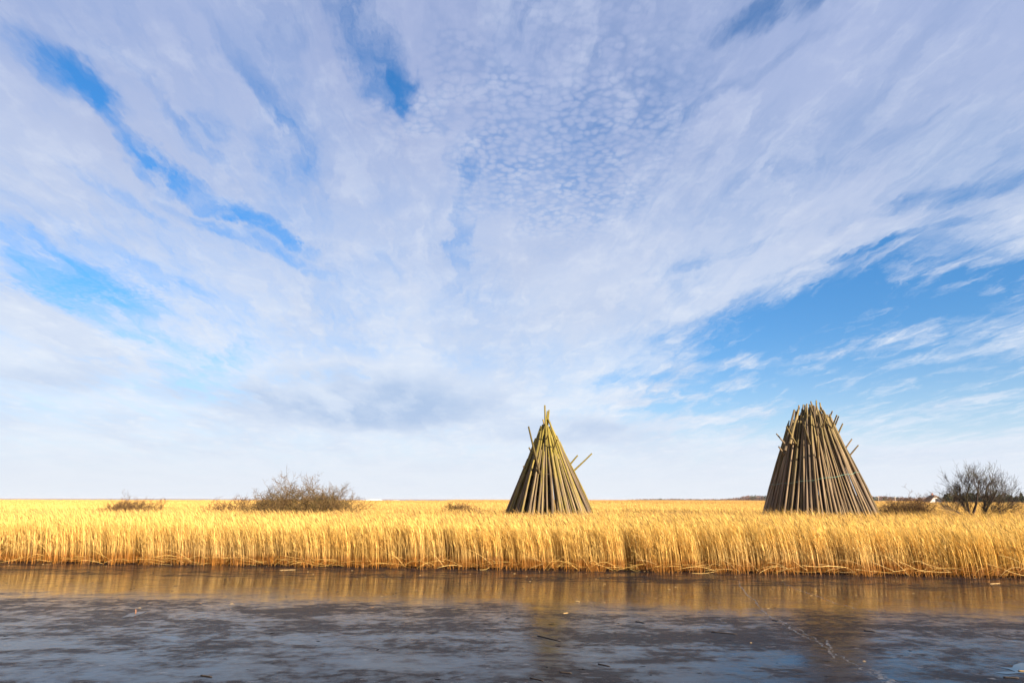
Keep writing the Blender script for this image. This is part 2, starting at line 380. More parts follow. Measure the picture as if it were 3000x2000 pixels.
def mat_pole(name, lich):
    m, g, p, out = new_mat(name)
    tc = g.node('ShaderNodeTexCoord'); oi = g.node('ShaderNodeObjectInfo'); geo = g.node('ShaderNodeNewGeometry')
    ra = oi.outputs['Random']
    ox, oy, oz = g.sep(tc.outputs['Object'])
    v = g.xyz(g.m('ADD', g.m('MULTIPLY', ox, 1.0), g.m('MULTIPLY', ra, 57.0)), oy, g.m('MULTIPLY', oz, 9.0))
    grain = g.noise(g.xyz(g.m('ADD', g.m('MULTIPLY', ox, 2.6), g.m('MULTIPLY', ra, 91.0)), g.m('MULTIPLY', oy, 2.6), g.m('MULTIPLY', oz, 3.0)), 1.0, 5, 0.65)
    blot = g.noise(v, 0.9, 4, 0.6)
    crack = g.rng(g.noise(g.xyz(g.m('ADD', g.m('MULTIPLY', ox, 4.5), g.m('MULTIPLY', ra, 33.0)), g.m('MULTIPLY', oy, 4.5), g.m('MULTIPLY', oz, 2.0)), 1.0, 2, 0.5), 0.62, 0.68)
    knot = g.rng(g.voro(g.xyz(g.m('ADD', ox, g.m('MULTIPLY', ra, 13.0)), oy, g.m('MULTIPLY', oz, 12.0)), 0.9), 0.10, 0.18, 1.0, 0.0)
    grey = g.mix(g.rng(grain, 0.3, 0.7), (0.055, 0.037, 0.025), (0.26, 0.19, 0.13))
    tan = g.mix(g.rng(grain, 0.3, 0.7), (0.075, 0.046, 0.022), (0.285, 0.20, 0.11))
    c = g.mix(ra, grey, tan)
    wz = g.sep(geo.outputs['Position'])[2]
    lm = g.m('ADD', g.m('MULTIPLY', g.rng(wz, 3.0, 10.0), 0.42), g.m('MULTIPLY', g.m('SUBTRACT', blot, 0.5), 1.3))
    r2 = g.m('FRACT', g.m('MULTIPLY', ra, 7.31))
    lm = g.m('ADD', g.m('ADD', lm, (lich-0.45)*0.35), g.m('MULTIPLY', g.m('SUBTRACT', r2, 0.5), 0.55))
    c = g.mix(g.m('MULTIPLY', g.rng(lm, 0.10, 0.55), lich), c, (0.20, 0.155, 0.026))
    c = g.mix(g.m('MULTIPLY', knot, 0.6), c, (0.07, 0.045, 0.03))
    c = g.mix(g.m('MULTIPLY', crack, 0.75), c, (0.03, 0.02, 0.015))
    r3 = g.m('FRACT', g.m('MULTIPLY', ra, 13.7))
    val = g.rng(r3, 0.0, 1.0, 0.42, 1.2, 'LINEAR')
    c = g.mix(1.0, c, g.xyz(val, val, val), 'MULTIPLY')
    g.put(p.inputs['Base Color'], c); p.inputs['Roughness'].default_value = 0.8; p.inputs['Specular IOR Level'].default_value = 0.25
    b = g.node('ShaderNodeBump'); b.inputs['Strength'].default_value = 0.8; b.inputs['Distance'].default_value = 0.03
    g.put(b.inputs['Height'], g.m('SUBTRACT', grain, g.m('MULTIPLY', crack, 0.8))); g.l.new(b.outputs[0], p.inputs['Normal'])
    return m

def mat_bark(name, dark, light, lichen=None, lk=0.0):
    m, g, p, out = new_mat(name)
    geo = g.node('ShaderNodeNewGeometry'); P = geo.outputs['Position']
    n = g.noise(P, 6.0, 4, 0.6); n2 = g.noise(P, 1.3, 3, 0.5)
    c = g.mix(g.rng(n, 0.3, 0.7), dark, light)
    if lichen: c = g.mix(g.m('MULTIPLY', g.rng(n2, 0.45, 0.65), lk), c, lichen)
    g.put(p.inputs['Base Color'], c); p.inputs['Roughness'].default_value = 0.85; p.inputs['Specular IOR Level'].default_value = 0.2
    return m
def mat_tone(name, rough=0.9, amp=0.35, scale=0.8):
    """base colour from the mesh's own colour attribute, with grain"""
    m, g, p, out = new_mat(name)
    at = g.node('ShaderNodeAttribute'); at.attribute_name = 'tone'
    geo = g.node('ShaderNodeNewGeometry')
    n = g.rng(g.noise(geo.outputs['Position'], scale, 4, 0.6), 0.25, 0.75, 1-amp, 1+amp, 'LINEAR')
    c = g.mix(1.0, at.outputs['Color'], g.xyz(n, n, n), 'MULTIPLY')
    g.put(p.inputs['Base Color'], c); p.inputs['Roughness'].default_value = rough; p.inputs['Specular IOR Level'].default_value = 0.15
    return m

M_GROUND = mat_ground(); M_ICE = mat_ice()
M_POLE_L = mat_pole("weathered_pole_lichen", 0.95); M_POLE_R = mat_pole("weathered_pole_grey", 0.45)

# ------------------------------------------------------------------ ground, ice, sea
def strip_mesh(xs, rows, name):
    verts = []; faces = []
    for d, z in rows:
        for x in xs:
            wob = bank_wob(x) if -1.0 < d < 1.0 else 0.0
            verts.append((x, bank_y(x)+d+wob, z))
    nx = len(xs)
    for j in range(len(rows)-1):
        for i in range(nx-1):
            faces.append((j*nx+i, j*nx+i+1, (j+1)*nx+i+1, (j+1)*nx+i))
    return mesh_from(verts, faces, name)
xs = [-9000, -3000, -800, -250, -120] + [x*1.0 for x in range(-60, 61)] + [120, 250, 800, 3000, 9000]
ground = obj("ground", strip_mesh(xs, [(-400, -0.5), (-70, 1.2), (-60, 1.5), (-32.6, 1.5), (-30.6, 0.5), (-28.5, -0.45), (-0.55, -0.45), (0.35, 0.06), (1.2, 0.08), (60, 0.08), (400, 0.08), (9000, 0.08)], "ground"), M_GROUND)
tag(ground, kind='structure')
ice_xs = [-700, -200] + [x*2.0 for x in range(-45, 46)] + [200, 700]
iv = []; 
for d in (-29.6, -20, -10, -1.5):
    iv.append((d, 0.0))
def ice_mesh():
    verts = []; faces = []; ds = [-29.6, -20.0, -10.0, 0.9]
    for d in ds:
        for x in ice_xs: verts.append((x, bank_y(x)+d, 0.0))
    nx = len(ice_xs)
    for j in range(len(ds)-1):
        for i in range(nx-1): faces.append((j*nx+i, j*nx+i+1, (j+1)*nx+i+1, (j+1)*nx+i))
    return mesh_from(verts, faces, "ice")
ice = obj("frozen_water", ice_mesh(), M_ICE); tag(ice, kind='structure')

def mat_sea():
    m, g, p, out = new_mat("sea_water")
    geo = g.node('ShaderNodeNewGeometry'); x, y, z = g.sep(geo.outputs['Position'])
    n = g.noise(g.xyz(g.m('MULTIPLY', x, 0.01), g.m('MULTIPLY', y, 0.006), 0), 1.0, 5, 0.6)
    c = g.mix(g.rng(n, 0.3, 0.7), (0.13, 0.13, 0.16), (0.25, 0.24, 0.28))
    g.put(p.inputs['Base Color'], c); p.inputs['Roughness'].default_value = 0.45; p.inputs['Specular IOR Level'].default_value = 0.3
    b = g.node('ShaderNodeBump'); b.inputs['Strength'].default_value = 0.5; b.inputs['Distance'].default_value = 1.0
    g.put(b.inputs['Height'], g.noise(geo.outputs['Position'], 0.3, 4, 0.6)); g.l.new(b.outputs[0], p.inputs['Normal'])
    return m
SHORE = 540.0
sea = obj("sea", mesh_from([(-8900, SHORE, .25), (-150, SHORE, .25), (-70, 700, .25), (250, 2600, .25), (2600, 8900, .25), (-8900, 8900, .25)], [(0, 1, 2, 3, 4, 5)], "sea"), mat_sea())
tag(sea, kind='structure')
# breaking surf: low rolled crests of foam with thickness
M_FOAM = simple("sea_foam", (0.85, 0.85, 0.87), 0.7, 0.08, 0.05)
def surf(px, w_px, Y, h, label):
    c = at_y(px, 1462, Y); W = w_px/FPX*Y
    verts = []; faces = []; n = 14; m = 7
    for i in range(n+1):
        t = i/n*2-1; e = max(0.02, (1-t*t))**0.6*(0.75+0.25*math.sin(i*2.3))
        for k in range(m):
            a = math.pi*k/(m-1)
            verts.append((t*W/2, -math.cos(a)*h*2.2*e, math.sin(a)*h*e+0.02))
    for i in range(n):
        for k in range(m-1): faces.append((i*m+k, i*m+k+1, (i+1)*m+k+1, (i+1)*m+k))
    o = obj("surf_crest", mesh_from(verts, faces, "surf_crest", True), M_FOAM); o.location = (c.x, Y, 0.25)
    tag(o, label, "wave", "surf breaking on the far sea")
surf(1098, 46, 1850, 2.3, "largest white breaking wave on the sea right of the bare bush")
surf(1160, 22, 1500, 0.7, "small white wave crest right of the largest breaking wave")
surf(1072, 16, 1650, 0.8, "small white wave crest just left of the largest breaking wave")

# ------------------------------------------------------------------ pole stacks
def pole_variant(k, bend):
    n, segs = 8, 4; verts = []; faces = []
    r = random.Random(k)
    ph = r.random()*6.28
    for i in range(segs+1):
        t = i/segs; rad = 1.0-0.40*t
        ox = bend*math.sin(t*math.pi)*math.cos(ph) + r.uniform(-.06, .06); oy = bend*math.sin(t*math.pi)*math.sin(ph) + r.uniform(-.06, .06)
        for j in range(n):
            a = 2*math.pi*j/n; q = rad*(1+r.uniform(-.06, .06))
            verts.append((ox+math.cos(a)*q, oy+math.sin(a)*q, t + (r.uniform(-.002, .002) if i in (0, segs) else 0)))
    for i in range(segs):
        for j in range(n): faces.append((i*n+j, i*n+(j+1) % n, (i+1)*n+(j+1) % n, (i+1)*n+j))
    faces.append(tuple(range(segs*n, segs*n+n))); faces.append(tuple(reversed(range(n))))
    me = mesh_from(verts, faces, "pole", True)
    me.polygons[-1].use_smooth = False; me.polygons[-2].use_smooth = False
    for e in me.edges:
        a, b = e.vertices
        if (a >= segs*n and b >= segs*n) or (a < n and b < n): e.use_edge_sharp = True
    return me
def pole_set(mat):
    L = [pole_variant(k, b) for k, b in enumerate((0.0, .5, .9, 1.4, .8, .2, 1.9))]
    for me in L: me.materials.append(mat)
    return L
def place_pole(name, me, a, b, r, root):
    d = b-a; q = d.to_track_quat('Z', 'Y') @ Quaternion((0, 0, 1), random.uniform(0, 6.28))
    o = bpy.data.objects.new(name, me); COL.objects.link(o); o.parent = root
    o.matrix_local = Matrix.Translation(a-root.location) @ q.to_matrix().to_4x4() @ Matrix.Diagonal((r, r, d.length, 1))
    return o

def stack(root, mats, R, axt, rt, H, n_out, n_in, zend, r0, sticks, extra, seed):
    """R base radius, axt (x,y) offset of the axis at height H, rt radius there; zend() gives where a pole ends"""
    random.seed(seed); C = root.location.copy(); vs_ = pole_set(mats)
    for k in range(n_out+n_in):
        inner = k >= n_out
        th = (k+random.uniform(-.34, .34))/n_out*2*math.pi if not inner else random.uniform(0, 2*math.pi)
        Rb = R+random.uniform(-.16, .12) if not inner else R*random.uniform(.55, .84)
        rtop = rt*random.uniform(.72, 1.08) if not inner else rt*random.uniform(.3, .8)
        th2 = th + random.uniform(-.10, .10) + (random.choice((-1, 1))*random.uniform(0.1, .25) if random.random() < .16 else 0)
        a = C+Vector((math.cos(th)*Rb, math.sin(th)*Rb, -0.15))
        top = C+Vector((axt[0]+math.cos(th2)*rtop, axt[1]+math.sin(th2)*rtop, H))
        ze = zend(th, inner)
        b = a+(top-a)*((ze-a.z)/(top.z-a.z))
        place_pole("pole", random.choice(vs_), a, b, r0*random.uniform(.80, 1.2), root)
    def surf_r(z): return R+(rt-R)*z/H
    for (bx, by), (tx, ty), fwd, rad in sticks:
        Y = C.y
        for _ in range(4):
            p = at_y(bx, by, Y); f = p.z/H; dx = p.x-(C.x+axt[0]*f); rr = surf_r(p.z)
            Y = C.y - math.sqrt(max(0.0, rr*rr-dx*dx)) if fwd > .5 else C.y - .25*rr
        p = at_y(bx, by, Y); t = at_y(tx, ty, Y-fwd)
        a = p-(t-p).normalized()*0.9
        place_pole("stick", vs_[0] if rad < .1 else vs_[5], a, t, rad, root)
    for (bx, by), (tx, ty), Yb, Yt, rad in extra:
        place_pole("pole", vs_[1], at_y(bx, by, C.y+Yb), at_y(tx, ty, C.y+Yt), rad, root)

YS = 55.0
cl = at_y(1613, 1580, YS); cl.z = 0.08
cr_ = at_y(2407, 1580, YS-1); cr_.z = 0.08
left = empty("pole_stack", cl); right = empty("pole_stack", cr_)
tag(left, "pointed conical stack of lichen-yellow wooden poles, near the middle of the reed field", "pole stack", "stacks of fishing poles in the reeds")
tag(right, "broad blunt-topped stack of grey-brown wooden poles bound with a green rope", "pole stack", "stacks of fishing poles in the reeds")
def zl(th, inner):
    u = random.random()
    if inner: return random.uniform(6.0, 8.2)
    return random.uniform(7.3, 8.9) if u < .6 else (random.uniform(6.2, 7.4) if u < .92 else random.uniform(8.9, 9.4))
def zr(th, inner):
    u = random.random(); side = math.cos(th)
    top = 9.9-0.55*abs(side)-(.35 if side < 0 else 0)
    if inner: return random.uniform(9.2, 10.45)
    return top+random.uniform(-.35, .35) if u < .66 else top-random.uniform(.6, 1.7)
stack(left, M_POLE_L, 4.25, (-.25, 0), .40, 8.9, 78, 80, zl, .108,
      [((1580.7, 1384), (1548.5, 1248.8), 1.3, .10), ((1560, 1331), (1549.8, 1310), .2, .09), ((1543, 1374.5), (1533, 1365), .2, .10),
       ((1661, 1371), (1692.5, 1333), .3, .095), ((1674.8, 1384.7), (1734.4, 1327.7), .2, .085), ((1621, 1316), (1633, 1286), .9, .08), ((1600, 1287), (1607, 1270), .7, .07)],
      [((1606, 1330), (1596, 1187), -1.2, -.2, .105), ((1592, 1330), (1608.5, 1201), -1.0, .3, .10), ((1588, 1330), (1604, 1204), -.9, .2, .095), ((1610, 1330), (1591, 1228), .4, .8, .10), ((1636, 1345), (1607.5, 1255), -1.5, -.6, .11), ((1568, 1345), (1584, 1262), -1.4, -.6, .115)], 11)
stack(right, M_POLE_R, 4.72, (0.0, 0), 1.28, 9.9, 138, 110, zr, .088,
      [((2300.7, 1301), (2274.5, 1270), .3, .085), ((2292, 1322), (2281, 1307), .1, .09), ((2333, 1301), (2304, 1249), 1.3, .09), ((2373, 1300), (2355, 1244), 1.3, .085),
       ((2398, 1336), (2395.5, 1277.6), 1.3, .09), ((2412, 1254), (2418, 1213), .9, .085), ((2436.6, 1257), (2452, 1215), .8, .085), ((2446, 1247), (2457.5, 1218.5), .5, .08),
       ((2432, 1219), (2439, 1203.6), .3, .08), ((2456, 1269), (2469, 1240), .3, .085), ((2474.5, 1317), (2496, 1285), .3, .08), ((2487.6, 1336), (2515, 1303), .3, .08)],
      [((2300, 1320), (2327.6, 1200), -1.8, -.8, .12), ((2315, 1300), (2340, 1201), -2.0, -.9, .11), ((2385, 1215), (2375, 1175), 0, 0, .085), ((2396, 1215), (2391.5, 1172), .1, .1, .085), ((2404, 1215), (2402, 1179), .3, .3, .085)], 23)
# binding ropes
def rope(root, R, rt, H, axt, zf, mat, rad):
    mb = MB(); pts = []; C = root.location
    for i in range(97):
        th = 2*math.pi*i/96; z = zf(math.cos(th))+0.03*math.sin(th*13)
        rr = R+(rt-R)*z/H + .12 + .03*math.sin(th*29)
        pts.append(Vector((axt[0]*z/H+math.cos(th)*rr, axt[1]*z/H+math.sin(th)*rr, z-C.z)))
    mb.tube(pts, [rad]*len(pts), 5)
    return obj("rope", mb.mesh("rope", True), mat, root)
M_ROPE_G = simple("green_rope", (0.16, 0.30, 0.24), 0.7, 0.2, 8); M_ROPE_B = simple("brown_rope", (0.2, 0.14, 0.07), 0.8, 0.2, 8)
rope(right, 4.72, 1.28, 9.9, (0, 0), lambda c: 4.75+.50*c, M_ROPE_G, .010)
rope(left, 4.25, .40, 8.9, (-.25, 0), lambda c: 5.0+.12*c, M_ROPE_B, .007)

# ------------------------------------------------------------------ bare shrubs and tree
def branch(mb, p, d, L, r, lev, R, up=0.15, kids=(6, 5, 4), spread=0.7, wob=.22, col=None, short=.55):
    segs = 4 if lev < 2 else 3 if lev < 3 else 2
    pts = [p.copy()]; rads = [r]; dirs = []
    q = p.copy(); dd = d.copy()
    for i in range(segs):
        dd = (dd + Vector((R.gauss(0, wob), R.gauss(0, wob), R.gauss(0, wob)+up*.35))).normalized()
        q = q+dd*(L/segs); pts.append(q.copy()); dirs.append(dd.copy()); rads.append(max(r*(1-(i+1)/segs*.65), .006))
    mb.tube(pts, rads, 5 if lev == 0 else 3, col, cap=False)
    if lev < len(kids):
        for k in range(kids[lev]):
            t = R.uniform(.22, 1.0)*segs; i = min(int(t), segs-1); f = t-i
            o = pts[i].lerp(pts[i+1], f); bd = dirs[i]
            side = Vector((R.gauss(0, 1), R.gauss(0, 1), R.gauss(0, .8))); side = (side-bd*side.dot(bd)).normalized()
            nd = (bd*(1-spread*.55)+side*spread*R.uniform(.6, 1.1)).normalized()
            branch(mb, o, nd, L*short*R.uniform(.6, 1.15), max(r*.52, .007), lev+1, R, up, kids, spread, wob, col, short)

def shrub(name, label, base, w, h, stems, kids, mat, seed, r0=.035, flat=.5, twig_up=.15, group=None, cat="shrub"):
    R = random.Random(seed); root = empty(name, base)
    ms = MB(); mt = MB()
    for s in range(stems):
        a = R.uniform(0, 6.28); q = math.sqrt(R.random())
        o = Vector((math.cos(a)*q*w*.28, math.sin(a)*q*w*.22, -.1))
        out = Vector((math.cos(a), math.sin(a)*.8, 0))
        tilt = q*R.uniform(.6, 1.15)*math.atan2(w*.5, h*flat*1.6)
        d = (out*math.sin(tilt)+Vector((0, 0, 1))*math.cos(tilt)).normalized()
        # dome: shorter towards the rim
        L = h*(0.70*math.cos(min(tilt, 1.3))+.22)*R.uniform(.75, 1.0)
        pts = [o]; dd = d.copy(); rads = [r0]; dirs = []
        for i in range(4):
            dd = (dd+Vector((R.gauss(0, .13), R.gauss(0, .13), R.gauss(0, .10)))).normalized(); dirs.append(dd.copy())
            pts.append(pts[-1]+dd*L/4); rads.append(r0*(1-.2*(i+1)))
        ms.tube(pts, rads, 5, None, False)
        for k in range(kids[0]):
            t = R.uniform(.3, 1)*4; i = min(int(t), 3); bd = dirs[i]
            side = Vector((R.gauss(0, 1), R.gauss(0, 1), R.gauss(0, .5))).normalized()
            branch(mt, pts[i].lerp(pts[i+1], t-i), (bd*.6+side*.8).normalized(), L*R.uniform(.28, .48), r0*.5, 1, R, twig_up, kids, .75, .24)
    obj("stem", ms.mesh("stem", True), mat, root); obj("twigs", mt.mesh("twigs"), mat, root)
    tag(root, label, cat, group); root['parts_note'] = 0; del root['parts_note']
    return root
M_TWIG = mat_bark("pale_brown_twig", (0.04, 0.023, 0.009), (0.125, 0.075, 0.029), (0.09, 0.07, 0.02), .4)
M_TWIG_D = mat_bark("dark_brown_twig", (0.05, 0.026, 0.011), (0.12, 0.066, 0.026))
M_BARK = mat_bark("lichen_bark", (0.02, 0.013, 0.012), (0.06, 0.042, 0.032), (0.07, 0.065, 0.022), .55)
def gbase(px, Y): 
    p = at_y(px, 1580, Y); return Vector((p.x, Y, 0.08))
shrub("bare_bush", "wide leafless domed bush rising above the reeds left of the pointed stack", gbase(895, 56), 7.6, 4.4, 84, (7, 6, 5), M_TWIG, 21, .04, .55, .1, cat="bush")
shrub("low_shrub", "low dark brown shrub half sunk in the reeds at the far left", gbase(375, 58), 5.8, 2.75, 80, (9, 7, 4), M_TWIG_D, 6, .042, .7, .2, "low shrubs in the reeds")
shrub("low_shrub", "low thin shrub just left of the wide leafless bush", gbase(685, 60), 4.2, 3.1, 34, (7, 6, 4), M_TWIG_D, 8, .025, .7, .2, "low shrubs in the reeds")
shrub("low_shrub", "small dark shrub in the reeds between the bare bush and pointed stack", gbase(1345, 66), 4.0, 2.4, 60, (8, 6, 4), M_TWIG_D, 9, .04, .8, .2, "low shrubs in the reeds")
shrub("low_shrub", "rusty brown thicket behind the reeds between the broad stack and bare tree", gbase(2632, 58), 5.6, 2.7, 80, (8, 6, 4), M_TWIG_D, 10, .042, .7, .2, "low shrubs in the reeds")
shrub("low_shrub", "taller rusty twiggy shrub left of the bare tree, in front of the house", gbase(2676, 58), 2.0, 3.1, 30, (7, 6, 4), M_TWIG_D, 12, .028, .9, .25, "low shrubs in the reeds")
shrub("low_shrub", "small brown shrub at the right edge of the picture below the conifers", gbase(3010, 54), 2.4, 2.2, 14, (5, 5, 4), M_TWIG_D, 13, .025, .8, .2, "low shrubs in the reeds")

def bare_tree():
    Y = 49.0; root = empty("bare_tree", gbase(2852, Y)); R = random.Random(31)
    B = root.location
    tr = MB(); cr = MB()
    def L(px, py, dy=0): return at_y(px, py, Y+dy)-B
    mains = []
    def stem(pts, r0, r1):
        ps = [L(*p) for p in pts]; n = len(ps)
        rs = [1.35*(r0+(r1-r0)*i/(n-1)) for i in range(n)]; tr.tube(ps, rs, 6, None, False)
        mains.append((ps, rs))
    stem([(2848, 1590), (2845, 1520), (2832, 1470), (2826, 1420), (2838, 1375)], .15, .03)
    stem([(2846, 1560), (2838, 1500, .3), (2818, 1458, .5), (2806, 1425, .8), (2800, 1390, 1)], .10, .02)
    stem([(2850, 1540), (2848, 1490, -.2), (2862, 1445, -.3), (2868, 1400, -.4), (2870, 1362, -.5)], .11, .025)
    stem([(2864, 1590), (2870, 1515), (2885, 1490), (2893, 1450, .2), (2898, 1400, .3), (2908, 1370, .3)], .13, .025)
    stem([(2885, 1490), (2905, 1455, -.4), (2925, 1425, -.6), (2938, 1395, -.8)], .08, .02)
    stem([(2876, 1500), (2905, 1490, .4), (2940, 1488, .7), (2978, 1478, 1.0)], .06, .015)
    stem([(2880, 1497), (2920, 1480, -.5), (2955, 1470, -.9), (2990, 1462, -1.2)], .05, .012)
    stem([(2838, 1500), (2812, 1487, -.5), (2790, 1476, -.9), (2772, 1468, -1.1)], .06, .012)
    stem([(2842, 1505), (2822, 1465, .9), (2802, 1435, 1.4), (2786, 1412, 1.6)], .06, .012)
    stem([(2893, 1450), (2920, 1440, .8), (2950, 1420, 1.2), (2965, 1400, 1.4)], .05, .012)
    for ps, rs in mains:
        n = len(ps)-1; tot = sum((ps[i+1]-ps[i]).length for i in range(n))
        for k in range(int(11+tot*3.8)):
            t = R.uniform(.30, 1.0)*n; i = min(int(t), n-1); bd = (ps[i+1]-ps[i]).normalized()
            side = Vector((R.gauss(0, 1), R.gauss(0, 1), R.gauss(.25, .6))).normalized()
            d = (bd*.75+side*.65).normalized()
            branch(cr, ps[i].lerp(ps[i+1], t-i), d, R.uniform(.8, 1.6), max(.022*(1-t/n*.4), .012), 1, R, .32, (0, 5, 4), .55, .09, None, .62)
    obj("trunk", tr.mesh("trunk", True), M_BARK, root); obj("crown", cr.mesh("crown"), M_BARK, root)
    root.scale = (.81, .81, .81)
    tag(root, "leafless multi-stemmed tree with dark twiggy crown near the right edge", "tree")
bare_tree()

# ------------------------------------------------------------------ far woodland, conifers, house
M_FAR = mat_tone("far_foliage")
def crown_cards(mb, c, rx, ry, rz, n, size, cols, R, shape='dome'):
    for _ in range(n):
        while True:
            v = Vector((R.uniform(-1, 1), R.uniform(-1, 1), R.uniform(0, 1) if shape != 'ball' else R.uniform(-1, 1)))
            if shape == 'cone':
                if math.hypot(v.x, v.y) < (1-v.z)*1.0+.04: break
            elif v.length < 1: break
        p = c+Vector((v.x*rx, v.y*ry, v.z*rz))
        q = Quaternion((R.gauss(0, 1), R.gauss(0, 1), R.gauss(0, 1), R.gauss(0, 1))); q.normalize()
        s = size*R.uniform(.5, 1.2)
        col = R.choice(cols); k = R.uniform(.7, 1.3)
        mb.quad(p, q @ Vector((s, 0, 0)), q @ Vector((0, s*R.uniform(.4, .9), 0)), tuple(x*k for x in col))
def woodland():
    R = random.Random(3); mb = MB()
    brown = [(.14, .085, .075), (.11, .07, .06), (.16, .10, .075)]; pine = [(.035, .05, .03), (.045, .06, .035)]; red = [(.16, .085, .06), (.13, .075, .06)]
    prof = [(1838, 1463, 2600), (1880, 1460, 2500), (1960, 1459, 2300), (2060, 1461, 2000), (2130, 1460, 1500), (2160, 1456, 1150), (2190, 1450, 1000), (2215, 1449, 950), (2245, 1450, 900), (2300, 1449, 880),
            (2450, 1449, 860), (2560, 1452, 820), (2600, 1452, 760), (2660, 1456, 720), (2720, 1456, 700), (2800, 1452, 680), (2900, 1454, 640), (3000, 1453, 620), (3120, 1450, 600)]
    px = 1838.0
    while px < 3110:
        for i in range(len(prof)-1):
            if prof[i][0] <= px <= prof[i+1][0]:
                f = (px-prof[i][0])/(prof[i+1][0]-prof[i][0]); ty = prof[i][1]*(1-f)+prof[i+1][1]*f; Y = prof[i][2]*(1-f)+prof[i+1][2]*f
        Yt = Y*R.uniform(.97, 1.12); T = at_y(px, ty+R.uniform(-1.0, 2.5), Yt); h = T.z
        if h > 1.0:
            w = h*R.uniform(.35, .6)+1.5; cols = pine if R.random() < .25 else red if R.random() < .3 else brown
            crown_cards(mb, Vector((T.x, Yt, h*.10)), w, w, h*.92, 120, h*.055+.22, cols, R)
            mb.tube([Vector((T.x, Yt, 0)), Vector((T.x, Yt, h*.7))], [.22, .08], 3, (.10, .07, .06))
        px += R.uniform(.55, 1.3)*max(2.0, 1.9*FPX/Yt)
    o = obj("far_woodland", mb.mesh("far_woodland"), M_FAR)
    tag(o, "long low line of distant brown and dark green woodland on the right horizon", "woodland", kind='stuff')
woodland()

M_TRUNK = simple("conifer_trunk", (0.10, 0.07, 0.05))
def conifer(px, top, Y, wr, seed, label, spire=False):
    R = random.Random(seed); T = at_y(px, top, Y); h = T.z
    root = empty("conifer_tree", Vector((T.x, Y, 0.08)))
    cols = [(.020, .030, .016), (.030, .040, .018), (.026, .030, .022), (.045, .050, .025)]
    mt = MB(); mt.tube([Vector((0, 0, -.1)), Vector((.05, 0, h*.5)), Vector((0, 0, h*.95))], [.17, .11, .03], 6); obj("trunk", mt.mesh("trunk"), M_TRUNK, root)
    mc = MB(); w = wr*h
    if spire: crown_cards(mc, Vector((0, 0, h*.06)), w, w, h*.96, 900, .32, cols, R, 'cone')
    else:
        crown_cards(mc, Vector((0, 0, h*.10)), w, w, h*.88, 620, .34, cols, R, 'dome')
        for k in range(6):
            a = R.uniform(0, 6.28); q = R.uniform(.2, .75)
            crown_cards(mc, Vector((math.cos(a)*w*q, math.sin(a)*w*q, h*R.uniform(.3, .62))), w*.4, w*.4, h*R.uniform(.2, .36), 90, .3, cols, R)
    obj("crown", mc.mesh("crown"), M_FAR, root)
    tag(root, label, "conifer", "dark conifers behind the bare tree")
for i, (px, ty, Y, wr) in enumerate(((2800, 1446, 330, .42), (2822, 1443, 335, .40), (2842, 1442, 328, .45), (2862, 1443, 340, .42), (2884, 1448, 332, .45), (2905, 1446, 336, .42))):
    conifer(px, ty, Y, wr, 100+i, f"{('second', 'third', 'fourth', 'fifth', 'sixth', 'seventh')[i]} dark evergreen counting right from the white-gabled house, behind the bare tree")
conifer(2774, 1443, 325, .36, 120, "dark bushy evergreen just right of the white-gabled house")
conifer(2928, 1447, 330, .42, 121, "dark evergreen just right of the bare tree's crown, left of its pair")
conifer(2945, 1442, 338, .38, 122, "rounded dark evergreen standing in the gap right of the bare tree")
conifer(2958, 1449, 345, .40, 123, "small brownish evergreen left of the spire-topped conifer")
conifer(2989, 1439, 315, .27, 124, "tallest spire-topped dark conifer near the right picture edge", True)
conifer(3006, 1447, 320, .34, 125, "dark evergreen cut off by the right picture edge")
conifer(2976, 1452, 318, .32, 126, "low dark evergreen at the left foot of the spire-topped conifer")

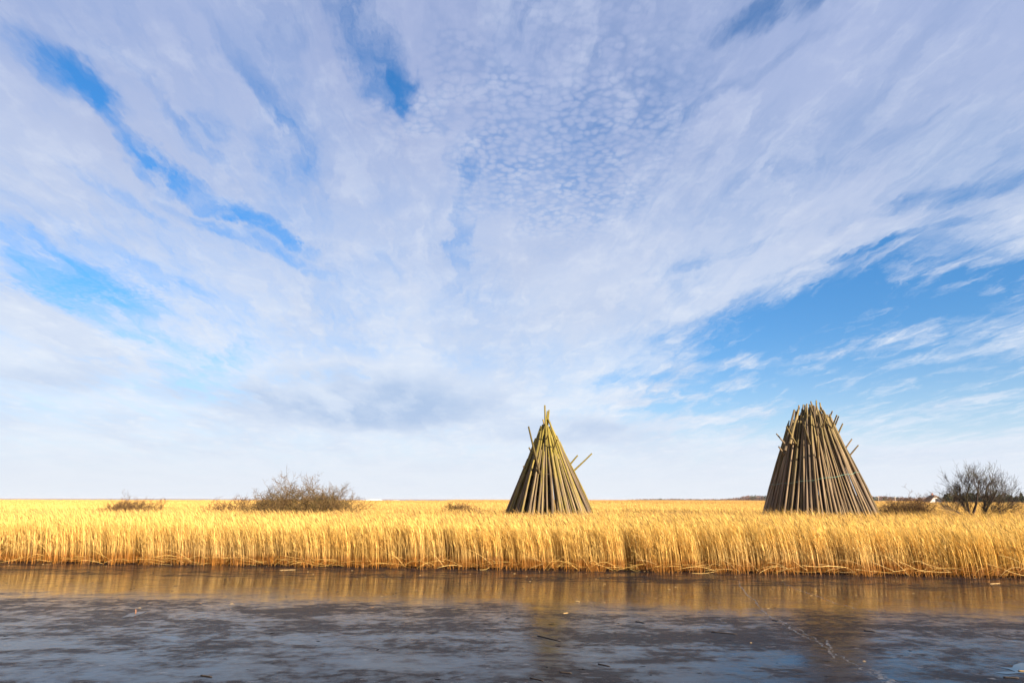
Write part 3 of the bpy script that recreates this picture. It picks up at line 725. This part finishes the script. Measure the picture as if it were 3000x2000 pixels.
def house():
    Y = 330.0; c = at_y(2734, 1462, Y); root = empty("thatched_house", Vector((c.x, Y, 0.08)))
    root.rotation_euler = (0, 0, math.radians(-97))   # gable end turned to the camera, leaning to the right
    Lh, Wd, eave, ridge = 3.2, 3.1, 2.0, 5.3
    mw = simple("white_wall", (0.52, 0.51, 0.49), .8, .06, .8); mr = simple("thatch", (0.17, 0.105, 0.065), .95, .3, 2.0)
    mg = simple("window_glass", (0.03, 0.04, 0.05), .15, .1, 1, .5); mch = simple("chimney_brick", (0.33, 0.13, 0.08), .9, .2, 3)
    mwd = simple("window_frame_white", (0.6, 0.6, 0.58)); md = simple("green_door", (0.06, 0.10, 0.07))
    b = MB(); b.v = [Vector(v) for v in ((-Lh, -Wd, -.2), (Lh, -Wd, -.2), (Lh, Wd, -.2), (-Lh, Wd, -.2), (-Lh, -Wd, eave), (Lh, -Wd, eave), (Lh, Wd, eave), (-Lh, Wd, eave),
            (-Lh, -Wd*.30, eave+2.25), (-Lh, Wd*.30, eave+2.25), (Lh, -Wd*.30, eave+2.25), (Lh, Wd*.30, eave+2.25))]
    b.f = [(0, 3, 2, 1), (0, 1, 5, 4), (2, 3, 7, 6), (0, 4, 8, 9, 7, 3), (1, 2, 6, 11, 10, 5), (8, 10, 11, 9), (4, 5, 10, 8), (6, 7, 9, 11)]
    obj("wall", b.mesh("wall"), mw, root)
    # half-hipped thatch, thick, overhanging
    r = MB(); ov = .45; t = .32
    def skin(dz, e):
        return [Vector(v) for v in ((-Lh-e, -Wd-ov, eave-.25+dz), (Lh+e, -Wd-ov, eave-.25+dz), (Lh+e, Wd+ov, eave-.25+dz), (-Lh-e, Wd+ov, eave-.25+dz),
                (-Lh-e, -Wd*.30, eave+2.30+dz), (Lh+e, -Wd*.30, eave+2.30+dz), (Lh+e, Wd*.30, eave+2.30+dz), (-Lh-e, Wd*.30, eave+2.30+dz),
                (-Lh+1.3, 0, ridge-.25+dz), (Lh-1.3, 0, ridge-.25+dz))]
    r.v = skin(0.05, .32)+skin(t+.05, .36)
    F = [(0, 1, 5, 4), (4, 5, 9, 8), (2, 3, 7, 6), (6, 7, 8, 9), (5, 6, 9), (7, 4, 8)]
    r.f = [tuple(reversed(f)) for f in F]+[tuple(i+10 for i in f) for f in F]
    for a, c2 in ((0, 1), (1, 5), (5, 6), (6, 2), (2, 3), (3, 7), (7, 4), (4, 0)): r.f.append((a, c2, c2+10, a+10))
    rf = obj("roof", r.mesh("roof"), mr, root)
    ch = MB(); ch.box((-.6, -.3, ridge-.6), (.1, .3, ridge+.75)); ch.box((-.66, -.36, ridge+.75), (.16, .36, ridge+.87)); obj("chimney", ch.mesh("chimney"), mch, rf)
    def window(x, y, z, w, h, n):
        fr = MB(); gl = MB(); q = .06
        def bx(mb, u0, u1, v0, v1, d0, d1):
            if n == 'x': mb.box((x+d0, y+u0, z+v0), (x+d1, y+u1, z+v1))
            else: mb.box((x+u0, y-d1, z+v0), (x+u1, y-d0, z+v1))
        for (u0, u1, v0, v1) in ((-w/2, w/2, 0, q), (-w/2, w/2, h-q, h), (-w/2, -w/2+q, q, h-q), (w/2-q, w/2, q, h-q), (-q/2, q/2, q, h-q)): bx(fr, u0, u1, v0, v1, .01, .08)
        bx(gl, -w/2+.02, w/2-.02, .02, h-.02, .005, .03)
        wo = obj("window", gl.mesh("window"), mg, root); obj("frame", fr.mesh("frame"), mwd, wo)
    window(Lh, -.95, .8, .9, 1.1, 'x'); window(Lh, 1.05, .8, .9, 1.1, 'x'); window(Lh, 0, 2.45, .8, .9, 'x')
    for x in (-2.3, 2.3): window(x, -Wd, .8, 1.0, 1.05, 'y')
    d = MB(); d.box((-.5, -Wd-.07, -.1), (.4, -Wd-.005, 1.95)); obj("door", d.mesh("door"), md, root)
    tag(root, "small thatched house with white gable, far off left of the bare tree", "house")
house()

M_POST = simple("pale_post", (0.42, 0.35, 0.27), .85)
def post(px, top, Y, label):
    T = at_y(px, top, Y); root = empty("utility_post", Vector((T.x, Y, .08)))
    b = MB(); b.tube([Vector((0, 0, -.1)), Vector((0, 0, T.z*.6)), Vector((.05, 0, T.z))], [.16, .13, .10], 6); obj("post", b.mesh("post", True), M_POST, root)
    b = MB(); b.box((-.75, -.06, T.z-.45), (.75, .06, T.z-.30)); obj("crossarm", b.mesh("crossarm"), M_POST, root)
    tag(root, label, "post", "thin far posts before the woodland")
post(2573, 1453, 420, "thin pale post by the distant woodland, nearest the broad stack's right side")
post(2622, 1455, 430, "thin pale post by the distant woodland, farther right of the broad stack")

# ------------------------------------------------------------------ reeds
def reed_patch(name, n, half, seed, wk=1.0, hmul=1.0, short=14, leaves=(2, 4), plume=.07):
    R = random.Random(seed); mb = MB()
    clumps = [(R.uniform(-half, half), R.uniform(-half, half), R.uniform(.75, 1.15)) for _ in range(max(4, n//9))]
    for k in range(n):
        cx, cy, ct = R.choice(clumps)
        x = cx+R.gauss(0, half*.34); y = cy+R.gauss(0, half*.34)
        h = hmul*R.gauss(1.57, .25); tone = max(.22, min(1.2, ct*R.gauss(.92, .27)))
        lean = R.gauss(.11, .05); rx, ry = R.gauss(0, .05), R.gauss(0, .06)
        a = R.uniform(0, math.pi); side = Vector((math.cos(a), math.sin(a), 0)); segs = 5
        def at(t): return Vector((x+(rx*t-lean*t**2.0)*h, y+ry*t*h, h*t*(1-.06*t*t)))
        w = wk*R.uniform(.0042, .008)
        ts = [i/segs for i in range(segs+1)]
        mb.ribbon([at(t) for t in ts], [w*(1-.55*t) for t in ts], side, [(tone, at(t).z/2.4, 0.) for t in ts])
        for _ in range(R.randint(*leaves)):
            t0 = R.uniform(.40, .97); p = at(t0); L = R.uniform(.22, .46)*hmul
            ang = R.gauss(math.pi, .75); o = Vector((math.cos(ang), math.sin(ang), 0)); up = R.uniform(.9, 2.2)
            sd_ = Vector((-o.y, o.x, R.uniform(-.6, .6))).normalized(); tl = tone*R.uniform(.85, 1.15)
            pts = [p, p+(o*.35+Vector((0, 0, up*.5)))*L*.6, p+(o*.75+Vector((0, 0, up*.6)))*L*.8]
            lw = wk*R.uniform(.005, .009)
            mb.ribbon(pts, [lw*.7, lw, lw*.1], sd_, [(tl, q.z/2.4, 0.) for q in pts])
        if R.random() < plume:
            p = at(1.0); L = R.uniform(.14, .26); dk = R.uniform(.25, 1.0)
            o = Vector((-R.uniform(.3, .8), R.gauss(0, .2), R.uniform(.4, 1.0))).normalized()
            for sd_ in (Vector((0, 1, 0)), Vector((o.z, 0, -o.x))):
                mb.ribbon([p-o*.04, p+o*L*.45, p+o*L], [wk*.003, wk*.012, wk*.003], sd_, [(tone, .75, dk)]*3)
    for k in range(short):
        x, y = R.uniform(-half, half), R.uniform(-half, half); h = R.uniform(.22, .6); a = R.uniform(0, 3.14)
        side = Vector((math.cos(a), math.sin(a), 0)); d = Vector((R.gauss(0, .35), R.gauss(-.1, .3), 1)).normalized(); tone = R.uniform(.5, 1.1)
        mb.ribbon([Vector((x, y, 0)), Vector((x, y, 0))+d*h*.6, Vector((x, y, 0))+d*h+Vector((R.gauss(0, .08), 0, -.05))], [wk*.009, wk*.008, wk*.003], side, [(tone, .03, 0.), (tone, h*.6/2.4*.7, 0.), (tone, h/2.4*.7, 0.)])
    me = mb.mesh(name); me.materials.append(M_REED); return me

NEAR = [reed_patch("reed_patch_near", 84, .42, 200+i) for i in range(9)]
FRINGE = [reed_patch("reed_patch_fringe", 7, .5, 250+i, 1.0, .92, 9) for i in range(4)]
MIDP = [reed_patch("reed_patch_mid", 60, .75, 300+i, 1.6, 1.0, 0, (2, 4), .12) for i in range(6)]
FARP = [reed_patch("reed_patch_far", 80, 2.3, 400+i, 4.5, 1.0, 0, (2, 3), .18) for i in range(5)]

def scatter(name, protos, pts, label):
    """pts: list of (x,y,z,rotz,tilt,sx,sz,variant)"""
    A = np.array(pts, dtype=np.float32)
    me = bpy.data.meshes.new(name); me.vertices.add(len(A)); me.vertices.foreach_set('co', A[:, :3].ravel())
    rot = me.attributes.new('rot', 'FLOAT_VECTOR', 'POINT'); rot.data.foreach_set('vector', np.stack([A[:, 3]*0, A[:, 4], A[:, 3]], 1).ravel())
    scl = me.attributes.new('scl', 'FLOAT_VECTOR', 'POINT'); scl.data.foreach_set('vector', np.stack([A[:, 5], A[:, 5], A[:, 6]], 1).ravel())
    idx = me.attributes.new('idx', 'INT', 'POINT'); idx.data.foreach_set('value', A[:, 7].astype(np.int32))
    me.materials.append(M_REED)
    o = obj(name, me)
    ng = bpy.data.node_groups.new(name+"_nodes", 'GeometryNodeTree')
    ng.interface.new_socket('Geometry', in_out='INPUT', socket_type='NodeSocketGeometry'); ng.interface.new_socket('Geometry', in_out='OUTPUT', socket_type='NodeSocketGeometry')
    N, Lk = ng.nodes, ng.links
    gi = N.new('NodeGroupInput'); go = N.new('NodeGroupOutput'); iop = N.new('GeometryNodeInstanceOnPoints'); jn = N.new('GeometryNodeJoinGeometry')
    Lk.new(gi.outputs[0], iop.inputs['Points'])
    for me_p in reversed(protos):                     # join reverses link order
        po = bpy.data.objects.new(me_p.name, me_p)    # never linked to the scene: geometry source only
        oi = N.new('GeometryNodeObjectInfo'); oi.inputs['Object'].default_value = po; oi.inputs['As Instance'].default_value = False
        g2 = N.new('GeometryNodeGeometryToInstance'); Lk.new(oi.outputs['Geometry'], g2.inputs[0]); Lk.new(g2.outputs[0], jn.inputs[0])
    Lk.new(jn.outputs[0], iop.inputs['Instance']); iop.inputs['Pick Instance'].default_value = True
    def attr(nm, t):
        a = N.new('GeometryNodeInputNamedAttribute'); a.data_type = t; a.inputs['Name'].default_value = nm
        return a.outputs['Attribute']
    Lk.new(attr('idx', 'INT'), iop.inputs['Instance Index'])
    Lk.new(attr('scl', 'FLOAT_VECTOR'), iop.inputs['Scale'])
    e2r = N.new('FunctionNodeEulerToRotation'); Lk.new(attr('rot', 'FLOAT_VECTOR'), e2r.inputs[0]); Lk.new(e2r.outputs[0], iop.inputs['Rotation'])
    Lk.new(iop.outputs[0], go.inputs[0])
    md = o.modifiers.new('scatter', 'NODES'); md.node_group = ng
    tag(o, label, "reeds", kind='stuff')
    return o

STK = [(cl.x, cl.y, 4.0), (cr_.x, cr_.y, 5.0)]
def blocked(x, y):
    return any((x-a)**2+(y-b)**2 < r*r for a, b, r in STK)
def far_limit(x, y):
    px = 1500+x/y*FPX
    lim = 1150 if px > 1330 else 520
    return lim*(1+.10*mnoise.noise(Vector((px*.006, 0, 5))))
def entry(x, y, nv, sx, jit=.25, zed=.07):
    hn = mnoise.noise(Vector((x*.13, y*.13, 1.7))); hn2 = mnoise.noise(Vector((x*.6, y*.6, 4.7)))
    wind = mnoise.noise(Vector((x*.10, y*.06, 9.0)))
    sz = 1.03+.08*hn+.06*hn2+random.uniform(-.05, .05)
    return (x, y, zed, random.uniform(-jit, jit), -.04*max(-.5, wind)-.015+random.gauss(0, .03), sx*random.uniform(.9, 1.12), sz, random.randrange(nv))
random.seed(77)
near = []; mid = []; far = []
st = .46; x = -36.0
while x < 36:
    d = .10
    while d < 26:
        X = x+random.uniform(-.26, .26); yb = bank_y(X)+bank_wob(X); Yp = yb+d+random.uniform(-.2, .2)*(1 if d > .4 else .35)
        if abs(X) < .80*Yp+4 and not blocked(X, Yp): near.append(entry(X, Yp, len(NEAR), 1.0))
        d += st*(1 if d < 8 else 1.25)
    x += st
y = 58.0
while y < 170:
    s = .85+max(0, y-90)*.006; x = -(.80*y+6)
    while x < .80*y+6:
        X = x+random.uniform(-.5, .5)*s; Yp = y+random.uniform(-.5, .5)*s
        if Yp > bank_y(X)+25.5 and not blocked(X, Yp): mid.append(entry(X, Yp, len(MIDP), 1.0))
        x += s
    y += s
y = 165.0
while y < 1200:
    s = 2.6+(y-165)*.0085; x = -(.80*y+6)
    while x < .80*y+6:
        X = x+random.uniform(-.5, .5)*s; Yp = y+random.uniform(-.5, .5)*s
        if Yp < far_limit(X, Yp): far.append(entry(X, Yp, len(FARP), max(1.0, s/3.2)))
        x += s
    y += s
for k in range(230):
    X = random.uniform(-36, 36); e = entry(X, bank_y(X)+bank_wob(X)-random.uniform(.0, .6), len(FRINGE), 1.0, zed=.0)
    near.append(e[:7]+(len(NEAR)+e[7],))
scatter("reed_bed", NEAR+FRINGE, near, "dense golden dry reeds lining the far edge of the ice")
scatter("reed_field", MIDP, mid, "golden reed field around and behind the pole stacks")
scatter("distant_reed_field", FARP, far, "far part of the reed field stretching to the horizon")
print("reed instances", len(near), len(mid), len(far))

# bent and broken stalks along the foot of the reeds
def fallen():
    R = random.Random(55); mb = MB()
    for k in range(520):
        x = R.uniform(-34, 34); y0 = bank_y(x)+bank_wob(x)+R.uniform(-.75, .15)
        L = R.uniform(.4, 1.5); s = R.choice((-1, 1)); zs = R.uniform(.0, .35); ze = R.uniform(.0, .35) if R.random() < .6 else R.uniform(.3, .9)
        dy = R.uniform(-.35, .25); hump = R.uniform(-.06, .22); pts = []
        for i in range(6):
            t = i/5
            pts.append(Vector((x+s*L*t, y0+dy*t, max(.012, .015+zs*(1-t)+ze*t+hump*4*t*(1-t)))))
        r = R.uniform(.004, .008); tone = R.uniform(.5, 1.0)
        mb.tube(pts, [r]*5+[r*.5], 3, (tone, .45, 0.), False)
    o = obj("fallen_reed_stalks", mb.mesh("fallen_reed_stalks"), M_REED)
    tag(o, "bent and broken straw stalks tangled along the foot of the reeds", "reeds", kind='stuff')
fallen()

# ------------------------------------------------------------------ things on and in the ice
def frost_mat():
    m, g, p, out = new_mat("crack_frost")
    geo = g.node('ShaderNodeNewGeometry')
    n = g.noise(geo.outputs['Position'], 7.0, 5, 0.65)
    g.put(p.inputs['Base Color'], g.mix(n, (0.14, 0.14, 0.155), (0.22, 0.215, 0.225))); p.inputs['Roughness'].default_value = .6
    tb = g.node('ShaderNodeBsdfTransparent'); mx = g.node('ShaderNodeMixShader')
    g.put(mx.inputs[0], g.rng(n, 0.38, 0.66, 0.0, 0.55)); g.l.new(tb.outputs[0], mx.inputs[1]); g.l.new(p.outputs[0], mx.inputs[2]); g.l.new(mx.outputs[0], out.inputs[0])
    return m
M_FROST = frost_mat()
def crack(pxs, w0, w1, seed, mat=None):
    R = random.Random(seed); P = []
    for i in range(len(pxs)-1):
        for k in range(6):
            f = k/6; P.append(on_z(pxs[i][0]*(1-f)+pxs[i+1][0]*f, pxs[i][1]*(1-f)+pxs[i+1][1]*f, 0.004))
    P.append(on_z(*pxs[-1], 0.004)); v = []; f = []
    for i, p in enumerate(P):
        t = (P[min(i+1, len(P)-1)]-P[max(0, i-1)]).normalized(); s = Vector((-t.y, t.x, 0)); p = p+s*R.gauss(0, .035)
        w = (w0+(w1-w0)*i/len(P))*R.uniform(.5, 1.4); v += [p-s*w, p+s*w]
    for i in range(len(P)-1): f.append((2*i, 2*i+1, 2*i+3, 2*i+2))
    obj("crack", mesh_from(v, f, "crack"), mat or M_FROST, ice)
crack([(2160, 1702), (2185, 1737), (2225, 1777), (2255, 1806), (2292, 1824), (2340, 1856), (2386, 1876), (2420, 1892), (2447, 1914), (2492, 1937), (2532, 1962), (2572, 1987), (2620, 2030)], .03, .022, 1)
crack([(2290, 1706), (2370, 1737), (2452, 1767), (2540, 1787), (2625, 1807)], .028, .024, 2)
crack([(2418, 1870), (2432, 1897), (2446, 1927)], .035, .02, 3)
crack([(2255, 1806), (2330, 1836), (2390, 1872)], .02, .015, 4)
crack([(2770, 1830), (2830, 1842), (2905, 1863), (3030, 1892)], .03, .03, 5)
crack([(2555, 1958), (2585, 1978), (2625, 2010)], .02, .13, 6)
M_DARKCRACK = simple("dark_crack", (0.012, 0.013, 0.016), .35, .2, 5)
crack([(2540, 1968), (2600, 1985), (2680, 1997), (2760, 2020)], .012, .018, 7, M_DARKCRACK)

def mat_puddle():
    m, g, p, out = new_mat("melt_water"); p.inputs['Base Color'].default_value = (.02, .025, .03, 1); p.inputs['Roughness'].default_value = .03; p.inputs['IOR'].default_value = 1.33
    return m
def puddle():
    pts = [(2915, 1951), (2940, 1953), (2965, 1954), (2970, 1946), (2990, 1940), (3020, 1940), (3040, 1958), (3020, 1972), (2985, 1970), (2950, 1973), (2916, 1969), (2940, 1965), (2975, 1966), (2955, 1958)]
    v = [on_z(x, y, .0045) for x, y in pts]
    o = obj("melt_water", mesh_from(v, [tuple(range(len(v)))], "melt_water"), mat_puddle()); tag(o, kind='structure')
puddle()

M_STRAW = simple("ice_straw", (0.34, 0.22, 0.09), .6, .25, 6); M_DARKST = simple("dark_stalk", (0.035, 0.025, 0.018), .7, .3, 6)
def straw(a, b, r, mat, label, cat="reed stalk"):
    r *= 0.6
    A, B = on_z(*a, 0.0), on_z(*b, 0.0); n = 5; pts = []
    c = (A+B)/2
    for i in range(n+1):
        t = i/n; q = A.lerp(B, t)-c; pts.append(Vector((q.x, q.y + .006*math.sin(t*5), r*.8)))
    mb = MB(); mb.tube(pts, [r, r, r, r*.95, r*.9, r*.6], 5)
    o = obj("broken_reed_stalk", mb.mesh("broken_reed_stalk", True), mat); o.location = (c.x, c.y, 0.0)
    tag(o, label, cat, "broken stalks lying on the ice")
straw((819, 1670), (866, 1668.5), .022, M_STRAW, "pale straw stalk lying on the ice just below the reeds, left half")
straw((1650, 1797), (1664, 1795), .020, M_STRAW, "short orange stalk fragment on the ice below the pointed stack")
straw((1575, 1862), (1645, 1878), .017, M_DARKST, "long dark stalk lying slantwise on the ice below the pointed stack")
straw((1640, 1968), (1675, 1971), .016, M_DARKST, "dark twig on the ice at the bottom, below the pointed stack")
straw((1552, 1985), (1592, 1993), .014, M_DARKST, "thin dark twig lowest on the ice, left of the other bottom twigs")
straw((1862, 1820), (1888, 1824), .018, M_DARKST, "short dark twig on the ice midway between both stacks")
straw((1752, 1944), (1788, 1951), .014, M_DARKST, "thin dark twig on the pale ice right of the bottom centre")
straw((2084, 1850), (2160, 1857), .014, M_DARKST, "dark stalk on the ice left of the long white crack")
straw((2940, 1983), (2985, 1986), .018, M_DARKST, "dark twig just below the blue melt water at bottom right")
straw((2983, 1965), (3020, 1968), .020, M_STRAW, "pale straw crossing the blue melt water at bottom right")
straw((2530, 1846), (2566, 1850), .016, M_DARKST, "dark twig on the ice right of the long white crack")
straw((588, 1978), (622, 1982), .017, M_DARKST, "dark twig on the ice near the bottom, left half")
straw((2262, 1816), (2282, 1819), .018, M_DARKST, "short dark twig touching the long white crack")
straw((1686, 1762), (1698, 1762.5), .024, M_STRAW, "tiny pale straw chip on the glassy ice below the pointed stack")
straw((2900, 1710), (2930, 1708), .020, M_STRAW, "pale straw on the ice near the reeds at far right")

def stub():
    c = on_z(396, 1798, 0); root = empty("reed_stub", Vector((c.x, c.y, 0)))
    mb = MB(); mb.tube([Vector((0, 0, -.02)), Vector((.012, 0, .07)), Vector((0, 0, .13))], [.016, .014, .010], 6); obj("stem", mb.mesh("stem", True), simple("stub_rust", (.22, .10, .05)), root)
    v = [Vector((0, 0, .012))]; f = []; R = random.Random(4); n = 18
    for i in range(n):
        a = 2*math.pi*i/n; v.append(Vector((math.cos(a)*.17*R.uniform(.65, 1.2), math.sin(a)*.62*R.uniform(.65, 1.2), .004)))
    for i in range(n): f.append((0, 1+i, 1+(i+1) % n))
    obj("frost_collar", mesh_from(v, f, "frost_collar", True), simple("stub_frost", (.10, .10, .105), .6, .4, 8), root)
    tag(root, "single reed stub in a white frost patch on the ice, left side", "reed stub")
stub()

# chips and leaf scraps frozen on the ice: too small to pick apart
def litter():
    R = random.Random(91); mb = MB()
    for k in range(420):
        x = R.uniform(-24, 24); y = bank_y(x)-abs(R.gauss(0, 6))-.3
        if y < 10 or abs(x) > .8*y: continue
        L = R.uniform(.012, .05); a = R.gauss(0, .5); dirv = Vector((math.cos(a), math.sin(a), 0))*L
        col = R.choice(((.45, .30, .13), (.30, .16, .06), (.03, .025, .02), (.03, .025, .02), (.03, .025, .02)))
        p = Vector((x, y, .008)); mb.tube([p-dirv, p+Vector((0, 0, .006)), p+dirv], [.003, .006, .002], 4, col, True)
    o = obj("ice_litter", mb.mesh("ice_litter"), mat_tone("ice_litter_tone", .8, .2, 5.0))
    tag(o, "scattered tiny straw chips and leaf scraps on the ice", "litter", kind='stuff')
litter()

# ------------------------------------------------------------------ air
def haze():
    b = MB(); b.box((-9100, -500, -1.6), (9100, 9150, 14.0))
    m = bpy.data.materials.new("haze_air"); m.use_nodes = True; nt = m.node_tree; nt.nodes.clear(); g = G(nt)
    out = g.node('ShaderNodeOutputMaterial'); v = g.node('ShaderNodeVolumePrincipled')
    v.inputs['Color'].default_value = (0.60, 0.64, 0.74, 1); v.inputs['Density'].default_value = 0.6e-4
    nt.links.new(v.outputs[0], out.inputs['Volume'])
    o = obj("haze", b.mesh("haze"), m); tag(o, "thin pale air over the whole marsh", "haze", kind='stuff')
haze()
